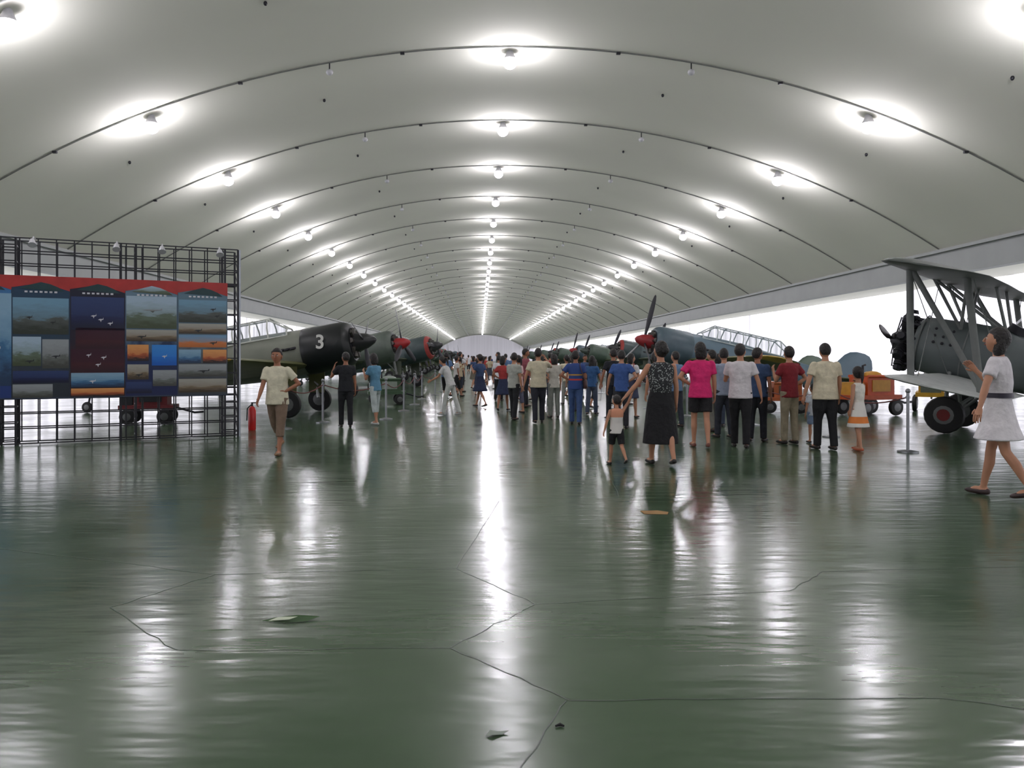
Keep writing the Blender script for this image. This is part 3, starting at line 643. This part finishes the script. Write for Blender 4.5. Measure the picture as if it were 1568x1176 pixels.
for k in range(4,-1,-1):
    x0=-.2-pw*(5-k)
    a=P2(x0,0,0); c=P2(x0,1,1)
    quad('poster_%d'%k,[(a[0]+.004,a[1]),(c[0]-.004,a[1]),(c[0]-.004,c[1]),(a[0]+.004,c[1])],BK[k],-.044)
    quad('poster_banner_%d'%k,[P2(x0,0,.9),P2(x0,.35,.93),P2(x0,.6,.935),P2(x0,1,.88),P2(x0,1,1),P2(x0,0,1)],red,-.05)
    quad('poster_hill_%d'%k,[P2(x0,.12,.895),P2(x0,.9,.875),P2(x0,.8,.91),P2(x0,.66,.935),P2(x0,.5,.95),P2(x0,.3,.925)],teal if k!=3 else sky,-.051)
    for j in range(7): 
        quad('poster_title',[P2(x0,.22+j*.085,.862),P2(x0,.27+j*.085,.862),P2(x0,.27+j*.085,.876),P2(x0,.22+j*.085,.876)],white,-.052)
    for r0 in lay[k]:
        quad('poster_photo',[P2(x0,r0[0],r0[1]),P2(x0,r0[2],r0[1]),P2(x0,r0[2],r0[3]),P2(x0,r0[0],r0[3])],r0[4],-.048)
    # small prints of aircraft: swept silhouettes, tail, wing
    for (px,pz,s,mm) in {1:((.3,.3,.08,dk),(.7,.62,.05,dk),(.3,.66,.05,dk),(.75,.34,.08,dk)),2:((.42,.68,.05,white),(.55,.65,.05,white),(.72,.62,.05,white),(.33,.35,.045,white),(.6,.33,.05,white),(.5,.27,.05,white),(.4,.13,.06,white)),3:((.5,.74,.2,gry),(.74,.34,.05,white),(.3,.51,.09,dk),(.25,.18,.07,dk)),4:((.7,.76,.06,dk),(.78,.7,.05,dk),(.5,.21,.13,dk),(.4,.57,.08,dk),(.7,.46,.08,dk)),0:((.7,.4,.12,white),)}[k]:
        quad('poster_aircraft',[P2(x0,px-s,pz-.002),P2(x0,px-.2*s,pz-.006),P2(x0,px+.1*s,pz-.022),P2(x0,px+.3*s,pz-.005),P2(x0,px+s,pz),P2(x0,px+1.0*s,pz+.02),P2(x0,px+.75*s,pz+.005),P2(x0,px+.1*s,pz+.006),P2(x0,px-.4*s,pz+.005)],mm,-.053)
x0=-.2-pw*6
quad('poster_left',[(x0,zb),(x0+pw,zb),(x0+pw,zt),(x0,zt)],BK[0],-.044); quad('poster_banner_left',[(x0,zt-.25),(x0+pw,zt-.2),(x0+pw,zt),(x0,zt)],red,-.05)

# ------------------------------------------------------------------ carts, stanchions, extinguisher
def cart(name,loc,rz,col,col2,s=1):
    b=MB(); A=mat('cart_%d_%d'%(col[0],col[1]),col,rough=.45); C=mat('cart_%d_%d'%(col2[0],col2[1]),col2,rough=.45)
    b.use(A); b.box((0,0,.48),(1.5,.75,.12)); b.box((.1,0,.78),(.9,.62,.48)); b.tube([(-.35,-.31,1.02),(.55,-.31,1.02)],.04,8); b.tube([(-.35,.31,1.02),(.55,.31,1.02)],.04,8)
    b.use(C); b.box((-.55,0,.7),(.3,.5,.34)); b.box((.1,-.316,.78),(.6,.02,.3)); b.ell((.1,0,1.04),(.3,.2,.12),12,6)
    b.use(M_dark); b.tube([(.75,0,.45),(1.25,0,.3),(1.5,0,.32)],.03,6); b.tube([(-.2,0,1.0),(-.2,0,1.3),(-.12,0,1.32)],.03,8)
    for x in(-.5,.5):
        for y in(-.4,.4): wheel(b,(x,y,.22),.22,.12)
    o=b.obj(name,loc,rz); o.scale=(s,s,s); return o
cart('ground_power_cart',(10.2,20.9,0),R(20),(200,84,36),(210,150,50))
cart('ground_power_cart',(8.3,21.8,0),R(-10),(170,90,50),(90,70,60),.8)
cart('ground_power_cart',(12.8,22.6,0),R(60),(205,160,50),(90,100,90),1)
cart('tow_cart',(-3.0,25.6,0),R(10),(66,92,66),(150,160,150),.8)
cart('tow_cart',(-7.6,18.3,0),R(10),(110,40,44),(40,42,46),.8)
M_rope=mat('barrier_rope',(110,60,60),rough=.8); M_st=mat('stanchion_steel',(150,152,156),rough=.3,metal=.7)
for row in ([(6.85,12.75),(6.7,15.2),(6.1,17.8),(5.35,20.6),(5.0,23.6),(4.95,26.3),(5.0,30),(5.1,33.5),(5.1,37),(5.1,40.5),(5.1,44)],[(-4.15,16.9),(-3.65,18.5),(-2.3,19.5),(-2.15,22.5),(-2.1,25.5),(-2.1,28.8),(-1.8,32),(-1.7,35)]):
    b=MB(); b.use(M_st)
    for p in row:
        b.M=Matrix.Translation((p[0],p[1],0))
        b.tube([(0,0,0),(0,0,.02),(0,0,.04)],[.16,.16,.05],18); b.tube([(0,0,.03),(0,0,.95)],.024,10); b.ell((0,0,.98),.04,10,6); b.tube([(0,0,.86),(0,0,.9)],.034,10)
    b.M=Matrix.Identity(4); b.use(M_rope)
    for p,q in zip(row,row[1:]):
        b.tube([(p[0]+(q[0]-p[0])*t/8,p[1]+(q[1]-p[1])*t/8,.88-.16*math.sin(math.pi*t/8)) for t in range(9)],.012,6)
    b.obj('rope_barrier')
b=MB(); b.use(mat('extinguisher_red',(190,35,35),rough=.3)); b.tube([(0,0,0),(0,0,.02),(0,0,.42),(0,0,.48),(0,0,.5)],[.07,.08,.08,.05,.025],14)
b.use(M_black); b.tube([(0,0,.5),(0,0,.56)],.02,8); b.box((.04,0,.57),(.12,.02,.02)); b.tube([(-.02,0,.53),(-.1,0,.45),(-.11,0,.2)],.012,6); b.obj('fire_extinguisher',(-4.75,16.6,0))

# ------------------------------------------------------------------ world, camera
w=bpy.data.worlds.new('World'); sc.world=w; w.use_nodes=True; w.node_tree.nodes['Background'].inputs['Color'].default_value=(.5,.5,.52,1); w.node_tree.nodes['Background'].inputs['Strength'].default_value=.3
cam=bpy.data.cameras.new('camera'); cam.lens=28.; cam.sensor_width=36; cam.clip_end=600
cam.shift_x=49/1568; cam.shift_y=-41/1568
co=bpy.data.objects.new('camera',cam); sc.collection.objects.link(co); co.location=(0,0,1.52)
co.rotation_euler=(R(90),0,0); sc.camera=co
